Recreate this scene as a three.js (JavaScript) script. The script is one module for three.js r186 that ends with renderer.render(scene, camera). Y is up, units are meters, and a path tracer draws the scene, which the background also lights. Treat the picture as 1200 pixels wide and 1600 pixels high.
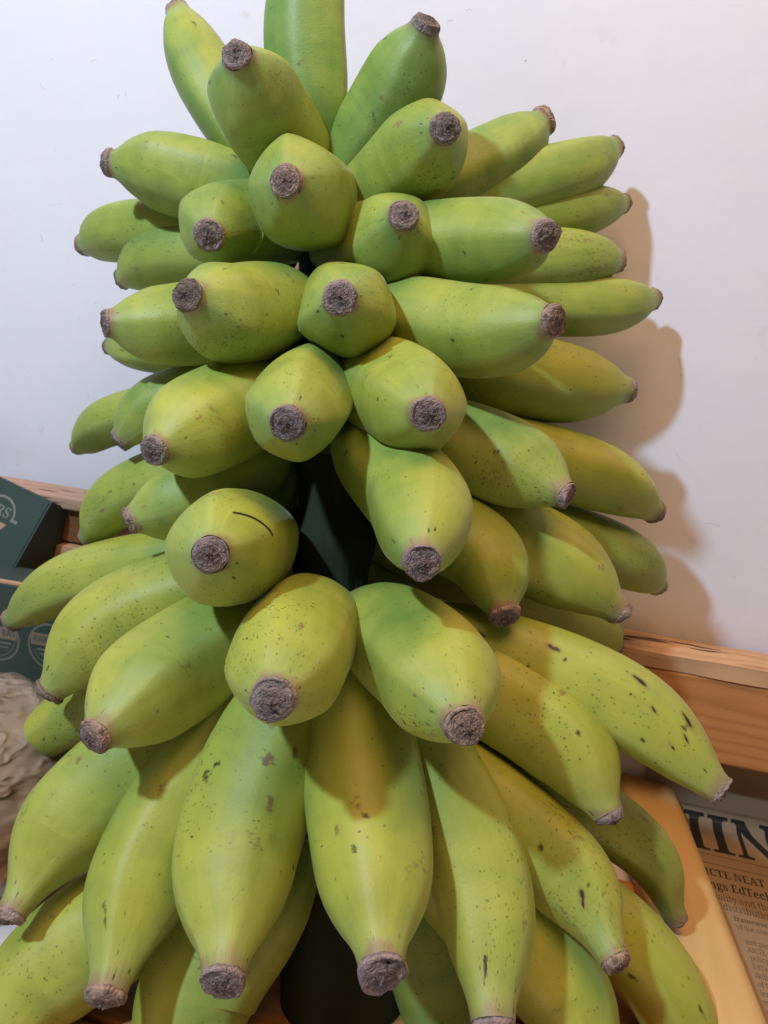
import * as THREE from 'three';
import { RectAreaLightUniformsLib } from 'three/addons/lights/RectAreaLightUniformsLib.js';
import { RoundedBoxGeometry } from 'three/addons/geometries/RoundedBoxGeometry.js';
import { ImprovedNoise } from 'three/addons/math/ImprovedNoise.js';
import { mergeGeometries } from 'three/addons/utils/BufferGeometryUtils.js';

// ---------------------------------------------------------------- camera, light, exposure
const scene = new THREE.Scene();
const W = 1200, H = 1600, F = 1209, CAM_H = 0.378;
const camera = new THREE.PerspectiveCamera(2 * Math.atan(800 / F) * 180 / Math.PI, W / H, 0.02, 30);
camera.position.set(0, CAM_H, 0);
camera.rotation.order = 'YXZ';
camera.rotation.set(-14.25 * Math.PI / 180, 0, 6 * Math.PI / 180);
camera.focus = 0.36; camera.userData.fStop = 20;
scene.add(camera); camera.updateMatrixWorld(true);

const renderer = new THREE.WebGLRenderer({ antialias: true });
renderer.toneMapping = THREE.LinearToneMapping;
renderer.toneMappingExposure = 1.2;
renderer.shadowMap.enabled = true;
renderer.setSize(768, 1024);
RectAreaLightUniformsLib.init();

// a pixel of the 1200 x 1600 photograph and a distance along the lens axis -> a point of the place
const at = (px, py, z) => new THREE.Vector3((px - 600) / F * z, (800 - py) / F * z, -z).applyMatrix4(camera.matrixWorld);
const inCam = new THREE.Matrix4().copy(camera.matrixWorld).invert();
// where the line of sight through a pixel meets the level y = h
function onLevel(px, py, h) { const a = camera.position, b = at(px, py, 1).sub(a); return b.multiplyScalar((h - a.y) / b.y).add(a); }

// cool daylight-white lamp to the left, a little above
const key = new THREE.PointLight(new THREE.Color().setRGB(0.525, 0.76, 1.0), 3.75, 0, 2);
key.position.set(-0.50, 0.72, 0.40).applyMatrix4(camera.matrixWorld); key.castShadow = true; key.shadow.radius = 1.5; scene.add(key);
// large warm ceiling light above and in front
const warm = new THREE.RectAreaLight(new THREE.Color().setRGB(1.0, 0.595, 0.32), 7.4, 0.8, 0.8);
warm.position.set(0.08, 1.6, 0.05); warm.lookAt(0.0, 0.25, -0.45); scene.add(warm);
// the room's own dim bounced light
scene.background = new THREE.Color().setRGB(0.075, 0.054, 0.036);

// ---------------------------------------------------------------- helpers
const P = new ImprovedNoise();
function rng(seed) { let s = (seed * 2654435761) >>> 0 || 1; return () => { s ^= s << 13; s >>>= 0; s ^= s >>> 17; s ^= s << 5; s >>>= 0; return s / 4294967296; }; }
const lerp = (a, b, t) => a + (b - a) * t, clamp = (x, a = 0, b = 1) => Math.min(b, Math.max(a, x));
const smooth = (a, b, x) => { const t = clamp((x - a) / (b - a)); return t * t * (3 - 2 * t); };
const toS = new Uint8Array(4097); for (let i = 0; i <= 4096; i++) { const x = i / 4096; toS[i] = Math.round(255 * (x <= 0.0031308 ? 12.92 * x : 1.055 * Math.pow(x, 1 / 2.4) - 0.055)); }
const S8 = (x) => toS[Math.round(clamp(x) * 4096)];
const fbm = (x, y, z, o = 4) => { let a = 0, s = 0.5; for (let i = 0; i < o; i++) { a += s * P.noise(x, y, z); x *= 2.03; y *= 2.03; z *= 1.7; s *= 0.5; } return a; };
function dataTex(w, h, fill, color = true, wrap = THREE.RepeatWrapping) {
  const d = new Uint8Array(w * h * 4), o = [0, 0, 0];
  for (let y = 0, k = 0; y < h; y++) for (let x = 0; x < w; x++, k += 4) {
    fill((x + 0.5) / w, (y + 0.5) / h, o);
    if (color) { d[k] = S8(o[0]); d[k + 1] = S8(o[1]); d[k + 2] = S8(o[2]); } else { d[k] = d[k + 1] = d[k + 2] = Math.round(255 * clamp(o[0])); }
    d[k + 3] = 255;
  }
  const t = new THREE.DataTexture(d, w, h); t.magFilter = THREE.LinearFilter; t.minFilter = THREE.LinearMipmapLinearFilter; t.generateMipmaps = true;
  t.wrapS = t.wrapT = wrap; if (color) t.colorSpace = THREE.SRGBColorSpace; t.needsUpdate = true; return t;
}
const used = {};
function numbered(n) { const k = used[n] = (used[n] ?? -1) + 1; return k ? `${n}_${String(k).padStart(3, '0')}` : n; }
function mesh(name, geo, mat, parent = scene) { const m = new THREE.Mesh(geo, mat); m.name = numbered(name); m.castShadow = m.receiveShadow = true; parent.add(m); return m; }
function group(name, pos, label, category) { const g = new THREE.Group(); g.name = numbered(name); g.position.copy(pos); g.userData = { label, category }; scene.add(g); g.updateMatrixWorld(true); return g; }

// ---------------------------------------------------------------- wall and table
const railL = at(130, 855, 0.66), railR = at(1090, 1025, 0.565);          // front top edge of the back rail, level
const along = railR.clone().sub(railL).setY(0).normalize(), out = new THREE.Vector3(-along.z, 0, along.x);   // out: away from the wall, into the room
if (out.z < 0) out.negate();
const basis = new THREE.Matrix4().makeBasis(along, new THREE.Vector3(0, 1, 0), out);
const spot = (a, y, o) => railR.clone().setY(0).addScaledVector(along, a).addScaledVector(out, o).setY(y);   // along the wall, up, out from the rail's front
function placed(m, a, y, o) { m.quaternion.setFromRotationMatrix(basis); m.position.copy(spot(a, y, o)); return m; }

const wallBump = dataTex(512, 512, (u, v, o) => { o[0] = 0.5 + 0.5 * fbm(u * 34, v * 30, 3, 4) + 0.35 * fbm(u * 8, v * 7, 9, 2); }, false);
const wallMap = dataTex(1024, 1024, (u, v, o) => {
  const big = fbm(u * 5, v * 5, 1.3, 4), st = fbm(u * 30, v * 22, 7.7, 3);
  let d = 1 + 0.03 * big; const stain = smooth(0.27, 0.42, st) * smooth(0.0, 0.25, fbm(u * 7, v * 7, 4.4, 2));
  o[0] = 0.705 * d * (1 - 0.10 * stain); o[1] = 0.695 * d * (1 - 0.17 * stain); o[2] = 0.745 * d * (1 - 0.23 * stain);
});
{ // scuffs and specks on the paint
  const r = rng(77), d = wallMap.image.data;
  for (let i = 0; i < 150; i++) {
    let x = r() * 1024, y = r() * 1024; const n = 2 + r() * (r() < 0.2 ? 26 : 7), a = r() * 6.28, al = 0.05 + 0.2 * r() * r();
    for (let k = 0; k < n; k++) { x += Math.cos(a) + (r() - 0.5) * 1.6; y += Math.sin(a) + (r() - 0.5) * 1.6; const q = (((y & 1023) << 10) + (x & 1023)) * 4; d[q] *= 1 - al * 0.8; d[q + 1] *= 1 - al; d[q + 2] *= 1 - al; }
  }
}
const mWall = new THREE.MeshStandardMaterial({ map: wallMap, bumpMap: wallBump, bumpScale: 0.0005, roughness: 0.75 });
const RAIL_D = 0.035;
{
  const g = new THREE.BoxGeometry(3.2, 2.4, 0.08), uv = g.attributes.uv;
  for (let i = 0; i < uv.count; i++) uv.setXY(i, uv.getX(i) * 3.2 / 0.62, uv.getY(i) * 2.4 / 0.62);
  const m = placed(mesh('wall', g, mWall), -0.35, 0.75, -RAIL_D - 0.008 - 0.04); m.userData = { kind: 'structure', label: 'white painted wall behind the bananas, lightly scuffed' };
}
const mTable = new THREE.MeshStandardMaterial({ color: new THREE.Color().setRGB(0.62, 0.6, 0.6), roughness: 0.6, bumpMap: wallBump, bumpScale: 0.0004 });
{ const g = new THREE.BoxGeometry(3.2, 0.05, 1.2); const m = placed(mesh('table_top', g, mTable), -0.35, -0.025, 0.6 - RAIL_D - 0.008); m.userData = { kind: 'structure', label: 'pale table top under the wooden frame' }; }

// ---------------------------------------------------------------- wooden frame
function woodTex(seed, base, dark, ringScale, knots) {
  const r = rng(seed), ks = []; for (let i = 0; i < knots; i++) ks.push([r(), r(), 0.01 + 0.02 * r()]);
  return dataTex(1024, 256, (u, v, o) => {
    let w = v * ringScale + 0.9 * fbm(u * 3, v * 2.2, seed, 3) * 2; let kd = 0;
    for (const [x, y, s] of ks) { const dx = (u - x) * 4, dy = v - y, d = Math.sqrt(dx * dx * 0.35 + dy * dy) / (s * 4); w += 0.9 * Math.exp(-d * d); kd += Math.exp(-d * d * 6); }
    const g = Math.pow(0.5 + 0.5 * Math.sin(w * 6.283), 2.2), f = 0.5 + fbm(u * 26, v * 110, seed + 5, 3), b = 0.5 + fbm(u * 4, v * 3, seed + 9, 3);
    const m = clamp(0.40 * g + 0.35 * (f - 0.3) + 0.3 * (b - 0.5)) * 0.85 + 0.9 * clamp(kd);
    for (let i = 0; i < 3; i++) o[i] = lerp(base[i], dark[i], clamp(m));
  });
}
const pine = woodTex(4, [0.52, 0.22, 0.065], [0.26, 0.09, 0.025], 7, 1), oldPine = woodTex(11, [0.56, 0.34, 0.18], [0.30, 0.15, 0.07], 3, 2), yellow = woodTex(23, [0.60, 0.40, 0.165], [0.53, 0.33, 0.12], 2, 0);
{ // dark bark flecks along the worn top edge
  const r = rng(9), d = oldPine.image.data;
  for (let i = 0; i < 46; i++) {
    let x = r() * 1024, y = (0.25 + 0.7 * r()) * 256; const n = 5 + 46 * r() * r(), a = (r() - 0.5) * 0.7, big = r() < 0.28 ? 9 : 2.5;
    for (let k = 0; k < n; k++) {
      x += 1.6 * Math.cos(a); y += Math.sin(a) * 0.8 + (r() - 0.5) * 2; const rad = big * (0.3 + r());
      for (let yy = -rad; yy <= rad; yy++) for (let xx = -rad * 1.4; xx <= rad * 1.4; xx++) if (xx * xx / 2 + yy * yy < rad * rad) { const q = (((Math.round(y + yy) & 255) << 10) + (Math.round(x + xx) & 1023)) * 4; d[q] *= 0.86; d[q + 1] *= 0.85; d[q + 2] *= 0.88; }
    }
  }
}
const wood = (map, rough = 0.55) => new THREE.MeshStandardMaterial({ map, roughness: rough, bumpMap: map, bumpScale: 0.0004 });
const mPine = wood(pine, 0.5), mOld = wood(oldPine, 0.7), mPineShade = new THREE.MeshStandardMaterial({ map: pine, color: new THREE.Color().setRGB(0.42, 0.36, 0.36), roughness: 0.6 }), mPale = new THREE.MeshStandardMaterial({ map: oldPine, color: new THREE.Color().setRGB(0.8, 0.86, 1.1), roughness: 0.7 }), mYellow = new THREE.MeshStandardMaterial({ map: yellow, roughness: 0.42 });  // the darkened pine has shade tinted in, for the lower loose board
function plank(l, h, d, bevel = 0.004, wob = 0, seed = 0) {                // a board along x, uv in metres along its length
  const g = new RoundedBoxGeometry(l, h, d, 3, bevel), p = g.attributes.position, n = g.attributes.normal, uv = g.attributes.uv;
  for (let i = 0; i < p.count; i++) { const x = p.getX(i), y = p.getY(i), z = p.getZ(i); uv.setXY(i, x / 0.5 + seed, Math.abs(n.getY(i)) > 0.7 ? z / d + 0.5 : y / h * 0.9 + 0.5); }
  return g;
}
const frame = group('wooden_frame', spot(0, 0, 0), 'low varnished pine frame on the table around the foot of the bunch', 'wooden frame');
{
  const yTop = railL.y, len = 1.5, back = placed(mesh('back_rail', plank(len, 0.068, RAIL_D, 0.003, 0, 0.2), mPine, frame), -0.42, yTop - 0.034 - 0.0145, -RAIL_D / 2);
  // the cap: a rough-edged strip of paler sapwood on top of the rail
  const cg = new THREE.BoxGeometry(len, 0.0145, RAIL_D + 0.002, 240, 2, 8), p = cg.attributes.position, uv = cg.attributes.uv;
  for (let i = 0; i < p.count; i++) {
    const x = p.getX(i), y = p.getY(i), z = p.getZ(i), top = y > 0.004 ? 1 : 0;
    p.setY(i, y + (top ? 0.0030 * fbm(x * 26, z * 40, 2, 3) - 0.0025 * smooth(0.3, 1, Math.abs(z) / (RAIL_D / 2)) : 0)); p.setZ(i, z + (z > 0 ? 0.0025 * fbm(x * 22, y * 60, 5, 3) : 0));
    uv.setXY(i, x / 0.5, z / RAIL_D + 0.5 + (top ? 0 : 0.3));
  }
  cg.computeVertexNormals();
  placed(mesh('rail_cap', cg, mOld, frame), -0.42, yTop - 0.0145 / 2, -RAIL_D / 2);
  frame.children.forEach((c) => c.position.sub(frame.position));
  const bar = (name, a, b, w, h, mat, bev) => {                            // a side bar from point a to point b on the table
    const d = b.clone().sub(a), l = d.length(), m = mesh(name, plank(l, h, w, bev, 0, 0.37), mat, frame);
    m.position.copy(a).add(b).multiplyScalar(0.5).sub(frame.position); m.rotation.y = Math.atan2(-d.z, d.x); return m;
  };
  const ra = onLevel(1022, 1240, 0.035), rb = onLevel(1162, 1640, 0.035); const rd = rb.clone().sub(ra).normalize();
  ra.addScaledVector(rd, -0.075).setY(0.0155); rb.addScaledVector(rd, 0.12).setY(0.0155);
  bar('side_bar', ra, rb, 0.050, 0.031, mYellow, 0.012);
  const la = onLevel(182, 1380, 0.03), lb = onLevel(20, 1530, 0.03); const ld = lb.clone().sub(la).normalize();
  la.addScaledVector(ld, -0.05).setY(0.0155); lb.addScaledVector(ld, 0.12).setY(0.0155);
  bar('side_bar', la, lb, 0.04, 0.031, mPine, 0.004);
  const c = onLevel(560, 1560, 0);
  for (let i = 0; i < 4; i++) { const m = mesh('floor_board', plank(0.34, 0.008, 0.068, 0.002, 0, i * 0.29), mPine, frame); m.quaternion.setFromRotationMatrix(basis); m.position.copy(c).addScaledVector(along, 0.005).addScaledVector(out, (i - 1.6) * 0.0705).setY(0.0045).sub(frame.position); }
}

// ---------------------------------------------------------------- newspaper
{
  const cv = document.createElement('canvas'); cv.width = 1024; cv.height = 1280; const x = cv.getContext('2d');
  x.fillStyle = '#8f795d'; x.fillRect(0, 0, 1024, 1280);  // paper tone browned to stand in for the shade it lies in
  const r = rng(5); for (let i = 0; i < 9000; i++) { x.fillStyle = `rgba(${r() < 0.5 ? '60,50,40' : '255,250,240'},0.05)`; x.fillRect(r() * 1024, r() * 1280, 1 + r() * 5, 1 + r() * 2); } x.translate(0, 256);
  x.fillStyle = '#17130f'; x.font = 'bold 272px serif'; x.save(); x.translate(0, 318); x.scale(1, 0.84); x.fillText('HINDU', 82, 0); x.restore();
  x.fillStyle = 'rgba(60,45,35,0.8)'; x.fillRect(20, 338, 990, 3); x.fillRect(20, 382, 990, 3);
  x.fillStyle = '#1d1712'; x.font = 'bold 46px serif'; x.fillText('AICTE NEAT', 208, 440); x.fillText('brings EdTech', 176, 494);
  x.fillStyle = 'rgba(50,38,28,0.85)'; x.font = '36px serif'; x.fillText('quality and the', 226, 538); x.fillText('skill distribution to', 200, 574);
  x.font = 'bold 26px serif'; x.fillText('framework', 312, 610); x.font = '25px serif'; x.fillText('of the.com', 312, 640);
  x.font = '23px serif'; const words = ['and partn', 'AICTE', 'policy', 'EdTech', 'skills', 'of the', 'learn', 'more']; for (let i = 0; i < 12; i++) x.fillText(words[i % 8] + ' ' + words[(i * 3 + 1) % 8], 330, 690 + i * 27);
  const t = new THREE.CanvasTexture(cv); t.colorSpace = THREE.SRGBColorSpace; t.anisotropy = 8;
  const g = new THREE.PlaneGeometry(0.17, 0.325, 50, 120), p = g.attributes.position; g.rotateX(-Math.PI / 2);
  const c = onLevel(1213, 1421, 0.003).addScaledVector(out, -0.0325), D = c.clone().sub(spot(0, 0, -RAIL_D - 0.008)).dot(out) - 0.003, fr = 0.012;   // the sheet turns up where it meets the wall
  for (let i = 0; i < p.count; i++) {
    let z = p.getZ(i), y = 0.002 * (1 + fbm(p.getX(i) * 16, z * 16, 3, 2)); const over = -(D - fr) - z;
    if (over > 0) { const arc = fr * 1.5708; if (over < arc) { const a = over / fr; z = -(D - fr) - Math.sin(a) * fr; y += fr * (1 - Math.cos(a)); } else { z = -D + y * 0.5; y = fr + over - arc; } }
    p.setY(i, y); p.setZ(i, z);
  }
  g.computeVertexNormals();
  const m = mesh('newspaper', g, new THREE.MeshPhysicalMaterial({ map: t, roughness: 0.85, clearcoat: 0.35, clearcoatRoughness: 0.22, side: THREE.DoubleSide }));
  m.quaternion.setFromRotationMatrix(basis).multiply(new THREE.Quaternion().setFromAxisAngle(new THREE.Vector3(1, 0, 0), 0.0)); m.position.copy(c);
  m.userData = { label: 'printed newspaper sheet right of the wooden frame, turned up against the wall', category: 'newspaper' };
}

// ---------------------------------------------------------------- cartons and wrapped sack at the left
function cardTex(draw) {
  const cv = document.createElement('canvas'); cv.width = 512; cv.height = 512; const x = cv.getContext('2d');
  x.fillStyle = '#2f443a'; x.fillRect(0, 0, 512, 512); const r = rng(31); for (let i = 0; i < 3000; i++) { x.fillStyle = `rgba(${r() < 0.5 ? '20,30,30' : '150,170,165'},0.05)`; x.fillRect(r() * 512, r() * 512, 2 + r() * 14, 1); }
  draw(x); const t = new THREE.CanvasTexture(cv); t.colorSpace = THREE.SRGBColorSpace; return t;
}
const sealTex = cardTex((x) => {                                           // 220 x 87 mm
  x.scale(512 / 220, 512 / 160); const ink = '#77786d';
  for (const cx of [178, 128]) {
    x.strokeStyle = ink; x.fillStyle = ink; x.lineWidth = 1.6; x.beginPath(); x.arc(cx, 47, 20, 0, 7); x.stroke(); x.lineWidth = 0.7; x.beginPath(); x.arc(cx, 47, 16, 0.2, 2.9); x.stroke();
    x.fillStyle = '#8a735c'; x.fillRect(cx - 18, 36, 36, 11); x.fillStyle = '#33504e'; x.font = 'bold 8px sans-serif'; x.fillText('RARE BAS', cx - 16, 44.5, 33); x.fillStyle = ink; x.fillRect(cx - 13, 50, 26, 1.5); x.fillRect(cx - 10, 54, 20, 1.3);
  }
});
const archTex = cardTex((x) => {                                           // 190 x 80 mm
  x.scale(512 / 190, 512 / 80); const cx = 147, ink = '#7c8074';
  x.strokeStyle = ink; x.fillStyle = ink; x.lineWidth = 2.4; x.beginPath(); x.arc(cx, 31, 18, Math.PI, 0); x.stroke(); x.fillRect(cx + 16, 29, 8, 3);
  x.font = 'bold 14px serif'; x.fillText('ORS', cx - 15, 31, 28); x.fillStyle = '#b08a70'; x.beginPath(); x.moveTo(cx - 24, 36); x.lineTo(cx + 15, 36); x.lineTo(cx + 11, 44); x.lineTo(cx - 24, 44); x.fill();
  x.fillStyle = ink; x.font = 'bold 9px sans-serif'; x.fillText('ORDORE', cx - 22, 55, 38); x.fillRect(cx - 21, 58, 34, 2.5);
});
const kraft = new THREE.MeshStandardMaterial({ color: new THREE.Color().setRGB(0.42, 0.25, 0.14), roughness: 0.85 });
const teal = new THREE.MeshStandardMaterial({ color: new THREE.Color().setRGB(0.030, 0.052, 0.045), roughness: 0.6 });
function carton(label, tex, w, h, d, pos, tilt, yaw, pitch = 0) {
  const g = group('cardboard_box', pos, label, 'cardboard box'), front = new THREE.MeshStandardMaterial({ map: tex, roughness: 0.5, color: new THREE.Color().setRGB(0.8, 0.8, 0.8) });
  const body = new RoundedBoxGeometry(w, h, d, 2, 0.0012); body.translate(-w / 2, h / 2, -d / 2);
  mesh('box_body', body, teal, g);
  const pan = new THREE.PlaneGeometry(w - 0.003, h - 0.003); pan.translate(-w / 2, h / 2, 0.0008); mesh('printed_front', pan, front, g);
  const lip = new RoundedBoxGeometry(w + 0.002, 0.003, 0.004, 2, 0.001); lip.translate(-w / 2, h + 0.0016, -0.002); if (!pitch) mesh('box_lid_edge', lip, kraft, g);
  g.quaternion.setFromRotationMatrix(basis).multiply(new THREE.Quaternion().setFromEuler(new THREE.Euler(pitch, yaw, tilt, 'YXZ'))); return g;
}
{
  const lo = at(150, 1085, 0.60); const lh = lo.y + 0.078; carton('dark teal carton with a round printed seal, under the tilted carton', sealTex, 0.196, lh, 0.04, lo.clone().setY(0), 0.0, 0.05);
  const up = at(10, 910, 0.625); carton('tilted dark teal carton with an arched print, resting on the lower carton', archTex, 0.176, 0.074, 0.07, up, -0.23, -0.04, -0.5);
  // two loose boards stacked on the back rail
  const e = at(185, 800, 0.65), ea = e.clone().sub(spot(0, 0, 0)).dot(along);
  const b1 = placed(mesh('loose_plank', plank(0.5, 0.030, 0.026, 0.002, 0, 0.11), mPineShade), ea - 0.25, railL.y + 0.0155, -0.017), b2 = placed(mesh('loose_plank', plank(0.5, 0.012, 0.034, 0.003, 0, 0.63), mPale), ea - 0.246, railL.y + 0.0370, -0.013);
  b1.userData = { label: 'lower board of the two stacked on the rail behind the cartons, shade tinted into its colour', category: 'wooden board' };
  b2.userData = { label: 'pale upper board on top of the two stacked behind the cartons', category: 'wooden board' };
}
{
  const g = new THREE.SphereGeometry(1, 96, 72), p = g.attributes.position, col = [];
  for (let i = 0; i < p.count; i++) {
    const v = new THREE.Vector3().fromBufferAttribute(p, i), q = 1 + 0.10 * fbm(v.x * 2, v.y * 2, v.z * 2, 3) + 0.022 * Math.abs(P.noise(v.x * 9, v.y * 5 + 3, v.z * 9)) + 0.012 * fbm(v.x * 14, v.y * 6, v.z * 14, 2);
    const e = (x, k) => Math.sign(x) * Math.pow(Math.abs(x), k); p.setXYZ(i, e(v.x, 0.8) * 0.085 * q, Math.max(-0.062, e(v.y, 0.75) * 0.064 * q), e(v.z, 0.8) * 0.075 * q);
    const t = smooth(-0.2, 0.35, v.y + 0.3 * fbm(v.x * 3, v.y * 3, v.z * 3, 3)), w = 0.85 + 0.5 * fbm(v.x * 16, v.y * 3, v.z * 16, 3); col.push(lerp(0.30, 0.29, t) * w, lerp(0.145, 0.215, t) * w, lerp(0.055, 0.155, t) * w);
  }
  g.setAttribute('color', new THREE.Float32BufferAttribute(col, 3)); g.computeVertexNormals();
  const wr = dataTex(256, 256, (u, v, o) => { o[0] = Math.pow(1 - Math.min(1, Math.abs(fbm(u * 14, v * 12, 6, 3)) * 4), 2); }, false);
  const m = mesh('wrapped_sack', g, new THREE.MeshPhysicalMaterial({ vertexColors: true, roughness: 0.7, clearcoat: 1, clearcoatRoughness: 0.12, bumpMap: wr, bumpScale: 0.0022 }));
  m.position.copy(onLevel(-75, 1350, 0)).setY(0.06); m.userData = { label: 'brown sack in clear plastic wrap at the left edge below the cartons', category: 'sack' };
}

// ---------------------------------------------------------------- the banana bunch
const A0 = at(508, 150, 0.475), A1 = at(530, 1590, 0.432);
const axisDir = A1.clone().sub(A0).normalize();
function axisAt(py) { let lo = -1, hi = 2; for (let i = 0; i < 40; i++) { const m = (lo + hi) / 2, q = A0.clone().lerp(A1, m).applyMatrix4(inCam); (800 - q.y / -q.z * F < py) ? lo = m : hi = m; } return A0.clone().lerp(A1, lo); }
const bunch = group('banana_bunch', A1.clone(), 'large bunch of unripe green bananas standing on its stalk against the wall', 'banana bunch');

// stalk: ribbed, swollen where each hand grows out
const stalkBump = dataTex(256, 256, (u, v, o) => { o[0] = 0.5 + fbm(u * 40, v * 5, 2, 3) * 0.9; }, false);
const mStalk = new THREE.MeshStandardMaterial({ color: new THREE.Color().setRGB(0.020, 0.027, 0.009), roughness: 0.95, bumpMap: stalkBump, bumpScale: 0.0008 });  // dark green, deepened to stand in for the shade among the fruit
{
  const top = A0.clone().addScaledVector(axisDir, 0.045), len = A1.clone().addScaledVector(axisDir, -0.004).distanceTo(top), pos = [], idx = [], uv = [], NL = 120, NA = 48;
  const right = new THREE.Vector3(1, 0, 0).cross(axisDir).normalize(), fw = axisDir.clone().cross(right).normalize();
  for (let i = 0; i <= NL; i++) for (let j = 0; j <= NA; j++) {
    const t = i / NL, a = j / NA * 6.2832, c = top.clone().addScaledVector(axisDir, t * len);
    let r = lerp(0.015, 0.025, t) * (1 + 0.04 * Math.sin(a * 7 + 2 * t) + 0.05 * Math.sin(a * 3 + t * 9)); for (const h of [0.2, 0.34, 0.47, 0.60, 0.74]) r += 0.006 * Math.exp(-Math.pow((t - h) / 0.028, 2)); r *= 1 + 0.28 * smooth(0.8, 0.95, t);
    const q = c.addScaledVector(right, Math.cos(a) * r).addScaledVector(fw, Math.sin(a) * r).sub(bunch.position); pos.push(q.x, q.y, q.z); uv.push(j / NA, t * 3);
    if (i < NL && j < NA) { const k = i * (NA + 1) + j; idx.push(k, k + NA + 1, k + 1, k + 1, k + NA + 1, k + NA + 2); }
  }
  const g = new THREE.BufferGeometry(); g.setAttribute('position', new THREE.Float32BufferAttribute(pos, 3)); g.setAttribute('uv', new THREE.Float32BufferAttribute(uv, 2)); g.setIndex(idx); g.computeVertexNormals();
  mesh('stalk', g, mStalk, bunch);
}

// crowns: thick cushions where hands grow, added mostly unseen to shade the stalk
{
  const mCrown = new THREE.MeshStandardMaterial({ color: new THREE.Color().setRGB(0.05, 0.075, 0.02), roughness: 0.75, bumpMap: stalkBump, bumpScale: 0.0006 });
  for (const [py, rad] of [[330, 0.016], [500, 0.018], [685, 0.024], [1000, 0.024]]) {
    const g = new THREE.TorusGeometry(rad, 0.013, 18, 48), p = g.attributes.position;
    for (let i = 0; i < p.count; i++) { const x = p.getX(i), y = p.getY(i), z = p.getZ(i), k = 1 + 0.16 * P.noise(x * 90, y * 90, z * 60 + py); p.setXYZ(i, x * k, y * k, z * k); }
    g.computeVertexNormals(); const m = mesh('added_crown', g, mCrown, bunch); m.position.copy(axisAt(py)).sub(bunch.position); m.quaternion.setFromUnitVectors(new THREE.Vector3(0, 0, 1), axisDir);
  }
}
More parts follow.
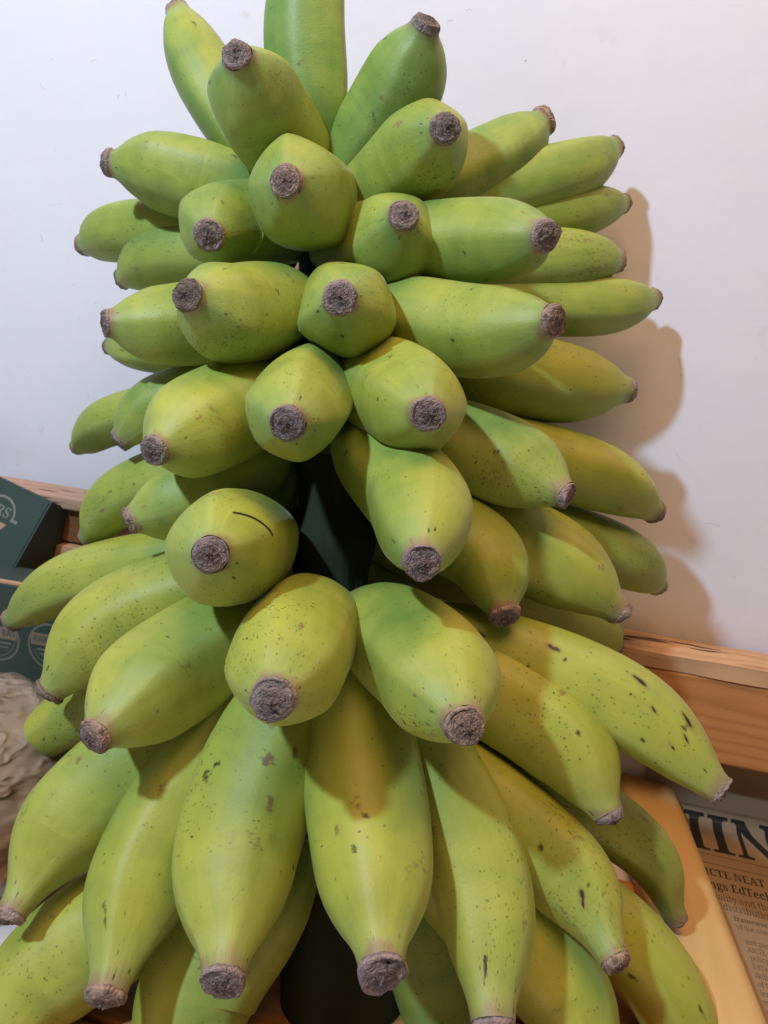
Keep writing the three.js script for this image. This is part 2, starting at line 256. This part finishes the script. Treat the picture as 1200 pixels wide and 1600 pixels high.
// skin: shared noise fields, then one small texture for every banana
const N = 512, field = (sx, sy, s, o) => { const f = new Float32Array(N * N); for (let y = 0; y < N; y++) for (let x = 0; x < N; x++) f[y * N + x] = fbm(x / N * sx, y / N * sy, s, o); return f; };
const mott = field(7, 9, 1.1, 4), streak = field(46, 5, 2.2, 3), fine = field(120, 120, 3.3, 2);
const skinBump = dataTex(512, 512, (u, v, o) => { const k = (((v * N) | 0) * N) + ((u * N) | 0); o[0] = 0.5 + 0.5 * fine[k] + 0.35 * streak[k] + 0.4 * mott[k]; }, false);
const TW = 384, TH = 448;
function skin(seed, opt) {
  const r = rng(seed * 97 + 13), d = new Float32Array(TW * TH * 3), ox = (r() * N) | 0, oy = (r() * N) | 0, yel = (opt.yellow ?? 0.42 + 0.26 * r()) + (opt.tone ?? 0), ridges = opt.ridges;
  for (let y = 0; y < TH; y++) for (let x = 0; x < TW; x++) {
    const u = x / TW, v = y / TH, k = ((((y + oy) % N) * N) + ((x + ox) % N)), k2 = ((((y * 3 + oy) % N) * N) + ((x * 2 + ox) % N));
    // seam-free blend of the noise round the fruit
    const s = Math.min(1, u * 8), k1 = ((((y + oy) % N) * N) + ((x + TW + ox) % N)), mo = lerp(mott[k1], mott[k], s), sk = lerp(streak[k1], streak[k], s);
    let q = 0; for (const a of ridges) { let e = Math.abs(u - a); e = Math.min(e, 1 - e); q = Math.max(q, Math.exp(-e * e * 2600)); }
    let yl = clamp(yel + 0.42 * mo + 0.14 * sk + 0.13 * Math.sin((u + opt.ph) * 6.283 * 2) - 0.55 * smooth(0.30, 0.0, v) - 0.25 * smooth(0.86, 1, v) * (r() < 0 ? 1 : 1));
    const lum = 1 + 0.12 * mo + 0.07 * sk + 0.06 * fine[k2];
    let R = lerp(0.155, 0.37, yl) * lum, G = lerp(0.27, 0.385, yl) * lum, B = lerp(0.052, 0.048, yl) * lum;
    const bloom = 0.10 * q + 0.16 * smooth(0.88, 0.99, v) + 0.05 * clamp(0.5 + 2 * mo); R = lerp(R, 0.42, bloom); G = lerp(G, 0.44, bloom); B = lerp(B, 0.20, bloom);
    const neck = smooth(0.958, 0.998, v + 0.06 * mo + 0.02 * sk); R = lerp(R, 0.25, neck * 0.8); G = lerp(G, 0.17, neck * 0.8); B = lerp(B, 0.10, neck * 0.8);
    const i = (y * TW + x) * 3; d[i] = R; d[i + 1] = G; d[i + 2] = B;
  }
  const stamp = (u, v, a, b, ang, al, c) => {                             // a soft ellipse; a, b in texels
    const X = u * TW, Y = v * TH, m = Math.ceil(Math.max(a, b)) + 1, ca = Math.cos(ang), sa = Math.sin(ang);
    for (let yy = -m; yy <= m; yy++) for (let xx = -m; xx <= m; xx++) {
      const x = Math.floor(X + xx), y = Math.floor(Y + yy); if (y < 0 || y >= TH) continue; const ex = x + 0.5 - X, ey = y + 0.5 - Y, p = (ex * ca + ey * sa) / a, q = (ey * ca - ex * sa) / b, w = p * p + q * q; if (w > 1.6) continue;
      const k = al * (1 - smooth(0.45, 1.6, w)), i = (y * TW + ((x % TW) + TW) % TW) * 3; for (let n = 0; n < 3; n++) d[i + n] = lerp(d[i + n], c[n], k);
    }
  };
  const dark = [0.035, 0.028, 0.014], olive = [0.075, 0.12, 0.015], tan = [0.21, 0.125, 0.045], black = [0.022, 0.014, 0.010];
  const dens = 0.25 + 1.1 * r() * r() + 0.3 * r(), cl = [0, 1, 2, 3, 4].map(() => [r(), 0.2 + 0.75 * r(), 0.05 + 0.1 * r()]), pick = () => { if (r() < 0.4) return [r(), 0.1 + 0.89 * r()]; const c = cl[(r() * 5) | 0], g = () => (r() + r() + r() - 1.5); return [c[0] + g() * c[2], clamp(c[1] + g() * c[2] * 1.6, 0.06, 0.99)]; };
  for (let i = 0; i < 620 * dens; i++) stamp(...pick(), 0.7 + 0.8 * r(), 0.8 + 1.2 * r(), (r() - 0.5), 0.3 + 0.45 * r(), r() < 0.3 ? dark : olive);
  for (let i = 0; i < 90 * dens; i++) { const s = 0.9 + 2.2 * r() * r() * r(); stamp(...pick(), s, s * (0.8 + r()), r() * 3, 0.5 + 0.4 * r(), r() < 0.6 ? dark : tan); }
  const smear = (u, v, n, spread, c, al, dir) => { for (let k = 0; k < n; k++) { u += (r() - 0.5) * spread * 0.6; v += (r() - 0.5) * spread; stamp(u, v, 0.8 + 2.4 * r(), 0.7 + 1.8 * r(), dir + r(), al * (0.4 + 0.6 * r()), c); } };
  for (let i = 0; i < 2; i++) if (r() < 0.5) { const u = r(), v = 0.3 + 0.5 * r(); for (let k = 0; k < 26; k++) stamp(u + (r() - 0.5) * 0.12, v + (r() - 0.5) * 0.16, 3 + 7 * r(), 3 + 9 * r(), r() * 3, 0.035 + 0.03 * r(), tan); }   // faint rubbed patches
  const n = 2 + (r() * 5 | 0); for (let i = 0; i < n; i++) smear(r(), 0.3 + 0.6 * r(), 4 + r() * 14, 0.02, r() < 0.5 ? dark : tan, 0.6, r() * 3);
  for (let i = 0; i < 5; i++) smear(r(), 0.93 + 0.05 * r(), 3 + r() * 5, 0.012, r() < 0.5 ? dark : tan, 0.6, 0);
  for (const a of ridges) if (r() < 0.4) smear(a, 0.35 + 0.5 * r(), 10 + r() * 16, 0.028, tan, 0.5, 0);
  for (const m of opt.marks ?? []) {                                      // marks the photograph shows on this very banana: kind, round, along, size, turn
    if (m[0] === 'spot') { const q = m[3] * 0.8; stamp(m[1], m[2], q * 1.5, q * 0.8, m[4], 0.4, tan); for (let k = 0; k < 9; k++) { const o = (r() - 0.5) * 1.5 * q; stamp(m[1] + (Math.cos(m[4]) * o + (r() - 0.5) * q * 0.3) / TW, m[2] + (Math.sin(m[4]) * o + (r() - 0.5) * q * 0.3) / TH, q * (0.25 + 0.35 * r()), q * (0.14 + 0.2 * r()), m[4] + (r() - 0.5) * 0.5, 0.75, r() < 0.7 ? black : dark); } }
    if (m[0] === 'scratch') { let u = m[1], v = m[2]; for (let k = 0; k < m[3]; k++) { u += Math.cos(m[4]) * 1.2 / TW; v += Math.sin(m[4]) * 1.2 / TH; stamp(u, v, 2 + 2.2 * Math.sin(k / m[3] * 3) * r(), 2.2, m[4], 1, black); } }
    if (m[0] === 'smear') smear(m[1], m[2], m[3], m[4], m[5] ? tan : dark, 0.75, 1);
  }
  const b = new Uint8Array(TW * TH * 4); for (let i = 0, k = 0; i < d.length; i += 3, k += 4) { b[k] = S8(d[i]); b[k + 1] = S8(d[i + 1]); b[k + 2] = S8(d[i + 2]); b[k + 3] = 255; }
  const t = new THREE.DataTexture(b, TW, TH); t.colorSpace = THREE.SRGBColorSpace; t.magFilter = THREE.LinearFilter; t.wrapS = THREE.RepeatWrapping; t.needsUpdate = true; return t;
}
const tipMaps = [1, 2, 3, 4, 5, 6].map((s) => dataTex(256, 128, (u, v, o) => {     // u round, v from the collar to the middle of the end
  const cu = Math.cos(u * 6.283), su = Math.sin(u * 6.283), n = fbm(cu * 1.6 + s * 5, su * 1.6, v * 5, 4), f = fbm(cu * 9, su * 9 + s * 3, v * 26, 3), ring = Math.sin(v * 36 + n * 13);
  let l = 0.20 + 0.18 * n + 0.10 * f + 0.05 * ring; l = lerp(l, 0.36, 0.6 * Math.exp(-Math.pow((v - 0.17 - 0.05 * n) / 0.035, 2))); l = lerp(l, 0.09, 0.5 * Math.exp(-Math.pow((v - 0.66 - 0.1 * n) / 0.07, 2))); l *= lerp(1, 0.85, smooth(0.35, 0.5, v)); l = Math.max(0.03, l);
  l *= 0.84 * [1, 0.8, 1.15, 0.9, 1.05, 0.7][s - 1]; o[0] = l * (s % 2 ? 1.2 : 1.12); o[1] = l * (s % 3 ? 0.88 : 0.80); o[2] = l * (s % 3 ? 0.78 : 0.60);
}));
const tipBump = dataTex(256, 128, (u, v, o) => { const cu = Math.cos(u * 6.283), su = Math.sin(u * 6.283); o[0] = 0.5 + 0.5 * fbm(cu * 7, su * 7, v * 20, 4) + 0.22 * Math.sin(v * 40 + 18 * fbm(cu * 2, su * 2, v * 4, 2)); }, false);
const mTips = tipMaps.map((map) => new THREE.MeshStandardMaterial({ map, bumpMap: tipBump, bumpScale: 0.0008, roughness: 0.82 }));

const PROFILE = [[0, 0.36], [0.06, 0.47], [0.13, 0.68], [0.22, 0.86], [0.33, 0.96], [0.44, 1], [0.55, 1], [0.65, 0.97], [0.74, 0.90], [0.82, 0.79], [0.885, 0.645], [0.945, 0.485], [1, 0.40]];
const profile = (t, nk) => { let i = 0; while (i < PROFILE.length - 2 && t > PROFILE[i + 1][0]) i++; const g = (k) => PROFILE[clamp(k, 0, PROFILE.length - 1)][1], a = PROFILE[i], b = PROFILE[i + 1], x = (t - a[0]) / (b[0] - a[0]), p0 = g(i - 1), p1 = a[1], p2 = b[1], p3 = g(i + 2);
  return p1 + 0.5 * x * (p2 - p0 + x * (2 * p0 - 5 * p1 + 4 * p2 - p3 + x * (3 * (p1 - p2) + p3 - p0))); };

let count = 0; const report = [], wallPt = spot(0, 0, -RAIL_D - 0.008);
function wallZ(px, py) { const d = at(px, py, 1).sub(camera.position); return wallPt.clone().sub(camera.position).dot(out) / d.dot(out); }
function banana(tx, ty, tD, mx, my, w, by, opt = {}) {
  const seed = ++count, r = rng(seed * 31 + 7);
  const zt = opt.z ?? (ty > 900 ? 21.5 : 19.5) / tD, T = at(tx, ty, zt);
  const a = axisAt(by), rad = T.clone().sub(a); rad.addScaledVector(axisDir, -rad.dot(axisDir)).normalize();
  const B = opt.base ? at(...opt.base) : a.clone().addScaledVector(rad, 0.024); if (B.distanceTo(T) < 0.105) B.sub(T).setLength(0.105).add(T); const _b = B, zB = -B.clone().applyMatrix4(inCam).z, zm = opt.zm ?? lerp(zB, zt, 0.52), M = at(mx, my, zm), R = w / 2 / F * zm * 0.97;
  const tipR = tD / 2 / F * zt * 0.95;
  // the curve ends at the neck, half a tip short of the middle of the tip
  const dirT = T.clone().sub(M).normalize(), E = T.clone().addScaledVector(dirT, -tipR * 0.35);
  const curve = new THREE.CatmullRomCurve3([B, M, E], false, 'centripetal'), NL = 56, NA = 60;
  const L = curve.getLength(); report.push(`${seed} (${tx},${ty}) wall ${wallZ(tx, ty).toFixed(3)} zt ${zt.toFixed(3)} zB ${zB.toFixed(3)} L ${L.toFixed(3)} R ${R.toFixed(4)} tipR ${tipR.toFixed(4)}`);
  const eye = camera.position, tan = curve.getTangentAt(0.55), mid = curve.getPointAt(0.55), x0 = eye.clone().sub(mid); x0.addScaledVector(tan, -x0.dot(tan)).normalize();
  // frames carried along the curve from the middle, so that u = 0.5 looks at the camera there
  const pts = [], tans = [], xs = []; for (let i = 0; i <= NL; i++) { pts.push(curve.getPointAt(i / NL)); tans.push(curve.getTangentAt(i / NL).normalize()); }
  for (let i = 0; i <= NL; i++) { const x = x0.clone(); x.applyQuaternion(new THREE.Quaternion().setFromUnitVectors(tan.clone().normalize(), tans[i])); xs.push(x); }
  const nf = opt.faces ?? 5, ang = [], ph = opt.turn ?? r() * 6.283; for (let k = 0; k < nf; k++) ang.push(ph + (k + 0.42 * (r() - 0.5)) / nf * 6.283);
  const ridges = ang.map((q, k) => { const nx = ang[(k + 1) % nf] + (k === nf - 1 ? 6.283 : 0); return ((((q + nx) / 2) / 6.283 + 0.5) % 1 + 1) % 1; });
  const k0 = tipR / R / 0.40, base = opt.pedicel ?? 1, sharp = (opt.sharp ?? 0.7) * 0.5, lump = r() * 20;
  const section = (th, t) => { const m = lerp(9, 14, Math.abs(t - 0.55) * 1.6); let s = 0; for (const q of ang) { const c = Math.cos(th - q); if (c > 0) s += Math.pow(c, m); } return lerp(1, Math.pow(s, -1 / m) * 0.945, sharp); };
  const pos = [], uv = [], idx = [], ring = [];
  for (let i = 0; i <= NL; i++) {
    const t = i / NL, y = new THREE.Vector3().crossVectors(tans[i], xs[i]), kk = lerp(base, k0, smooth(0.72, 1, t)) * (t > 0.3 && t < 0.72 ? 1 : 1), p1 = profile(t), pr = (opt.hang ? (t < 0.45 ? Math.pow(p1, lerp(0.35, 1, smooth(0.1, 0.45, t))) : Math.pow(p1, lerp(1, 0.82, smooth(0.5, 0.75, t) * (1 - smooth(0.84, 0.97, t))))) : lerp(p1, Math.pow(p1, 0.7), smooth(0.5, 0.72, t) * (1 - smooth(0.9, 1, t)))) * lerp(lerp(base, 1, smooth(0, 0.3, t)), k0, smooth(0.76, 1, t));
    for (let j = 0; j <= NA; j++) {
      const u = j / NA, th = (u - 0.5) * 6.283, n = 1 + 0.022 * P.noise(Math.cos(th) * 1.2 + lump, Math.sin(th) * 1.2, t * 4), rr = R * pr * lerp(section(th, t), 1, smooth(0.93, 1, t) * 0.6) * n;
      const q = pts[i].clone().addScaledVector(xs[i], Math.cos(th) * rr).addScaledVector(y, Math.sin(th) * rr).sub(bunch.position); pos.push(q.x, q.y, q.z); uv.push(u, t);
      if (i < NL && j < NA) { const k = i * (NA + 1) + j; idx.push(k, k + 1, k + NA + 1, k + 1, k + NA + 2, k + NA + 1); }
    }
  }
  const g = new THREE.BufferGeometry(); g.setAttribute('position', new THREE.Float32BufferAttribute(pos, 3)); g.setAttribute('uv', new THREE.Float32BufferAttribute(uv, 2)); g.setIndex(idx); g.computeVertexNormals();
  { const n = g.attributes.normal, v = new THREE.Vector3(), v2 = new THREE.Vector3(); for (let i = 0; i <= NL; i++) { const a1 = i * (NA + 1), a2 = a1 + NA; v.fromBufferAttribute(n, a1).add(v2.fromBufferAttribute(n, a2)).normalize(); n.setXYZ(a1, v.x, v.y, v.z); n.setXYZ(a2, v.x, v.y, v.z); } }
  const map = opt.map ?? skin(seed, { ridges, ph: r(), yellow: opt.yellow, tone: lerp(-0.14, 0.14, smooth(150, 1150, my)), marks: opt.marks });
  const body = mesh('banana', g, new THREE.MeshPhysicalMaterial({ map, roughness: 0.52, bumpMap: skinBump, bumpScale: 0.00016, specularIntensity: 0.8, sheen: 0.22, sheenRoughness: 0.45, sheenColor: new THREE.Color().setRGB(0.75, 0.8, 0.6) }), bunch);
  body.userData.map = undefined; delete body.userData.map; if (opt.label) body.userData.label = opt.label;
  // the dried blossom end: collar, rim, ringed and dented end with a nub
  const ct = tans[NL], cx = xs[NL], cy = new THREE.Vector3().crossVectors(ct, cx), stub = 0.7 + 0.7 * r();
  const prof = [[-0.3, 0.96], [-0.12, 1.0], [0.02, 1.03], [0.15, 1.03], [0.27, 0.98], [0.37, 0.91], [0.42, 0.81], [0.42, 0.72], [0.47, 0.63], [0.45, 0.54], [0.51, 0.45], [0.49, 0.36], [0.55, 0.27], [0.53, 0.2], [0.60, 0.12], [0.61, 0.05], [0.60, 0]], NT = 40, tp = [], tu = [], ti = [];
  const sx = 0.92 + 0.16 * r(), lx = (r() - 0.5) * 0.45, ly = (r() - 0.5) * 0.45;
  for (let i = 0; i < prof.length; i++) for (let j = 0; j <= NT; j++) {
    const th = j / NT * 6.283, c = Math.cos(th), s = Math.sin(th), e = i < 2 ? 0.25 : 1, nz = fbm(c * 1.8 + seed * 3.1, s * 1.8, i * 0.35, 3), n2 = fbm(c * 4 + seed, s * 4, i * 0.8, 2);
    const rr = tipR * prof[i][1] * (1 + e * 0.15 * nz + e * 0.06 * n2) * lerp(1, sx, e), h = tipR * (prof[i][0] * (prof[i][0] > 0 ? stub : 1) + e * (0.22 * nz + 0.12 * n2) * smooth(0, 0.6, prof[i][0]) + (prof[i][0] > 0.3 ? (lx * c + ly * s) * prof[i][1] : 0));
    const q = pts[NL].clone().addScaledVector(ct, h).addScaledVector(cx, c * rr).addScaledVector(cy, s * rr).sub(bunch.position); tp.push(q.x, q.y, q.z); tu.push(j / NT, i / (prof.length - 1));
    if (i < prof.length - 1 && j < NT) { const k = i * (NT + 1) + j; ti.push(k, k + 1, k + NT + 1, k + 1, k + NT + 2, k + NT + 1); }
  }
  const tg = new THREE.BufferGeometry(); tg.setAttribute('position', new THREE.Float32BufferAttribute(tp, 3)); tg.setAttribute('uv', new THREE.Float32BufferAttribute(tu, 2)); tg.setIndex(ti); tg.computeVertexNormals();
  mesh('blossom_end', tg, mTips[(seed * 5 + (r() * 3 | 0)) % 6], body);
  return body;
}
// blossom end x, y, width; middle of the fruit x, y, width across; where on the stalk it grows (all in pixels of the photograph)
// top hand
banana(275, 12, 40, 322, 120, 108, 300);
banana(368, 82, 52, 412, 180, 147, 300, { turn: 0.9, sharp: 0.8 });
banana(490, -110, 44, 478, 70, 128, 280, { z: 0.43, turn: 0.3, sharp: 0.9, yellow: 0.25 });
banana(668, 33, 50, 622, 150, 140, 300, { yellow: 0.2 });
banana(697, 200, 50, 648, 240, 152, 330, { sharp: 0.8 });
banana(852, 187, 44, 780, 248, 122, 340, { yellow: 0.3, z: 0.485 });
banana(962, 229, 37, 900, 265, 105, 345, { z: 0.51 });
banana(975, 318, 31, 915, 327, 86, 360, { yellow: 0.6, z: 0.53 });
banana(168, 254, 42, 262, 268, 126, 330, { turn: 0.2, sharp: 0.8 });
banana(131, 383, 35, 205, 360, 96, 370, { turn: 0.2 });
banana(190, 437, 34, 250, 404, 96, 390, { z: 0.53 });
// second hand
banana(446, 283, 52, 476, 310, 165, 340, { turn: 1.57, sharp: 0.9 });
banana(325, 369, 48, 355, 351, 138, 375);
banana(632, 335, 50, 604, 384, 152, 400, { turn: 0.5, sharp: 0.85 });
banana(856, 368, 54, 768, 378, 136, 400, { z: 0.375 });
banana(967, 407, 40, 903, 408, 112, 420, { z: 0.51 });
banana(1022, 467, 36, 940, 478, 102, 440, { z: 0.53 });
banana(160, 505, 46, 255, 510, 132, 490);
banana(172, 541, 30, 255, 545, 80, 510, { z: 0.56 });
banana(289, 460, 54, 378, 492, 158, 480);
banana(531, 465, 55, 545, 487, 152, 480, { turn: 0.3, sharp: 0.9 });
banana(870, 500, 55, 748, 520, 152, 490, { z: 0.365, marks: [['smear', 0.62, 0.5, 30, 0.03, 0]], label: 'banana with dark blotches near its stem' });
banana(985, 610, 43, 868, 596, 134, 530, { z: 0.50 });
// third hand
banana(449, 663, 60, 467, 633, 156, 590, { turn: 0.9, sharp: 0.9, marks: [['smear', 0.5, 0.72, 8, 0.008, 1]] });
banana(671, 648, 58, 635, 624, 164, 590, { turn: 0.4, sharp: 0.8 });
banana(238, 706, 53, 325, 660, 166, 610, { yellow: 0.75 });
banana(186, 690, 42, 245, 635, 100, 590);
banana(122, 698, 30, 180, 655, 82, 600, { z: 0.57 });
banana(197, 816, 46, 300, 775, 128, 690, { marks: [['smear', 0.4, 0.62, 30, 0.02, 0]] });
banana(137, 843, 38, 195, 775, 92, 680);
banana(660, 882, 63, 648, 775, 164, 680, { z: 0.315 });
banana(890, 777, 48, 808, 730, 148, 660, { yellow: 0.55 });
banana(1025, 801, 39, 950, 752, 118, 660, { z: 0.515 });
banana(350, 900, 36, 414, 790, 100, 690, { z: 0.5, yellow: 0.1 });
// fourth hand
banana(327, 867, 64, 366, 855, 180, 790, { base: [425, 835, 0.45], marks: [['scratch', 0.64, 0.87, 52, -2.62]], label: 'banana with one long dark scratch beside its blossom end' });
banana(790, 963, 53, 755, 868, 136, 780);
banana(970, 959, 47, 880, 888, 148, 760);
banana(1028, 915, 34, 965, 868, 106, 760, { z: 0.57 });
banana(960, 1010, 34, 900, 960, 100, 850, { z: 0.58 });
banana(426, 1095, 74, 463, 1008, 190, 940, { yellow: 0.7 });
banana(728, 1137, 70, 662, 1032, 194, 950, { yellow: 0.6 });
banana(143, 1155, 63, 255, 1058, 184, 930, { yellow: 0.6 });
banana(73, 1085, 50, 180, 975, 148, 880);
banana(17, 970, 36, 115, 908, 100, 850, { z: 0.53 });
banana(27, 1195, 38, 95, 1130, 100, 960, { z: 0.49 });
// fifth hand, hanging down
banana(12, 1435, 50, 110, 1285, 180, 1010, { hang: 1, z: 0.37, turn: 0.2 });
banana(163, 1562, 66, 232, 1345, 182, 985, { hang: 1, z: 0.335, sharp: 0.75 });
banana(347, 1540, 74, 377, 1310, 204, 975, { hang: 1, z: 0.31, turn: 0.7, sharp: 0.85, yellow: 0.65, marks: [['smear', 0.52, 0.36, 50, 0.02, 1], ['smear', 0.50, 0.44, 60, 0.018, 1], ['smear', 0.44, 0.40, 30, 0.015, 1], ['smear', 0.47, 0.56, 30, 0.02, 1], ['smear', 0.62, 0.5, 30, 0.02, 0]], label: 'banana with pale brown scuffs down its front' });
banana(598, 1525, 78, 578, 1295, 202, 975, { hang: 1, z: 0.305, yellow: 0.65, turn: 0.6 });
banana(772, 1612, 74, 750, 1370, 172, 985, { hang: 1, z: 0.33, yellow: 0.6, marks: [['smear', 0.5, 0.9, 40, 0.02, 0]] });
banana(955, 1279, 54, 868, 1140, 166, 970, { yellow: 0.7 });
banana(1130, 1240, 52, 975, 1100, 146, 960, { z: 0.40, yellow: 0.7, marks: [['spot', 0.45, 0.30, 8, 1.2], ['spot', 0.42, 0.48, 9, 1.4], ['spot', 0.40, 0.70, 10, 1.3], ['spot', 0.46, 0.76, 6, 1.1], ['spot', 0.39, 0.84, 12, 1.4, 0.3], ['spot', 0.45, 0.86, 7, 1.2], ['spot', 0.52, 0.85, 5, 1.2]], label: 'banana with a line of black lens-shaped spots on its back' });
banana(965, 1508, 53, 888, 1370, 160, 1110, { hang: 1, z: 0.365, marks: [['spot', 0.5, 0.86, 12, 1.0, 0.4]] });
banana(1057, 1436, 39, 1003, 1325, 108, 1100, { hang: 1, z: 0.47 });
banana(1112, 1800, 50, 1030, 1530, 132, 1200, { hang: 1, z: 0.41, zm: 0.425, yellow: 0.75 });
banana(930, 1720, 60, 888, 1560, 168, 1260, { z: 0.37, yellow: 0.6 });
banana(330, 1740, 66, 305, 1570, 200, 1290, { z: 0.36, yellow: 0.6 });
banana(-30, 1690, 66, 65, 1530, 190, 1270, { z: 0.36, yellow: 0.7 });
banana(700, 1730, 56, 700, 1590, 150, 1290, { z: 0.41, yellow: 0.1 });
// fruit on the far side of the stalk, glimpsed between the others
{
  const map = skin(900, { ridges: [0.1, 0.3, 0.5, 0.7, 0.9], ph: 0.2, yellow: 0.15 });
  for (const [a, b, c, d, e] of [[640, 250, 570, 300, 330], [380, 300, 450, 330, 360], [700, 470, 610, 480, 480], [330, 560, 420, 560, 540], [760, 640, 640, 640, 620], [330, 640, 430, 640, 620], [740, 900, 640, 870, 790], [300, 960, 420, 890, 800], [720, 1000, 620, 960, 880], [390, 1130, 440, 1060, 960], [780, 1240, 660, 1180, 1080], [300, 1300, 420, 1220, 1090]]) banana(a, b, 30, c, d, 112, e, { z: 0.56, map });
}
renderer.render(scene, camera);
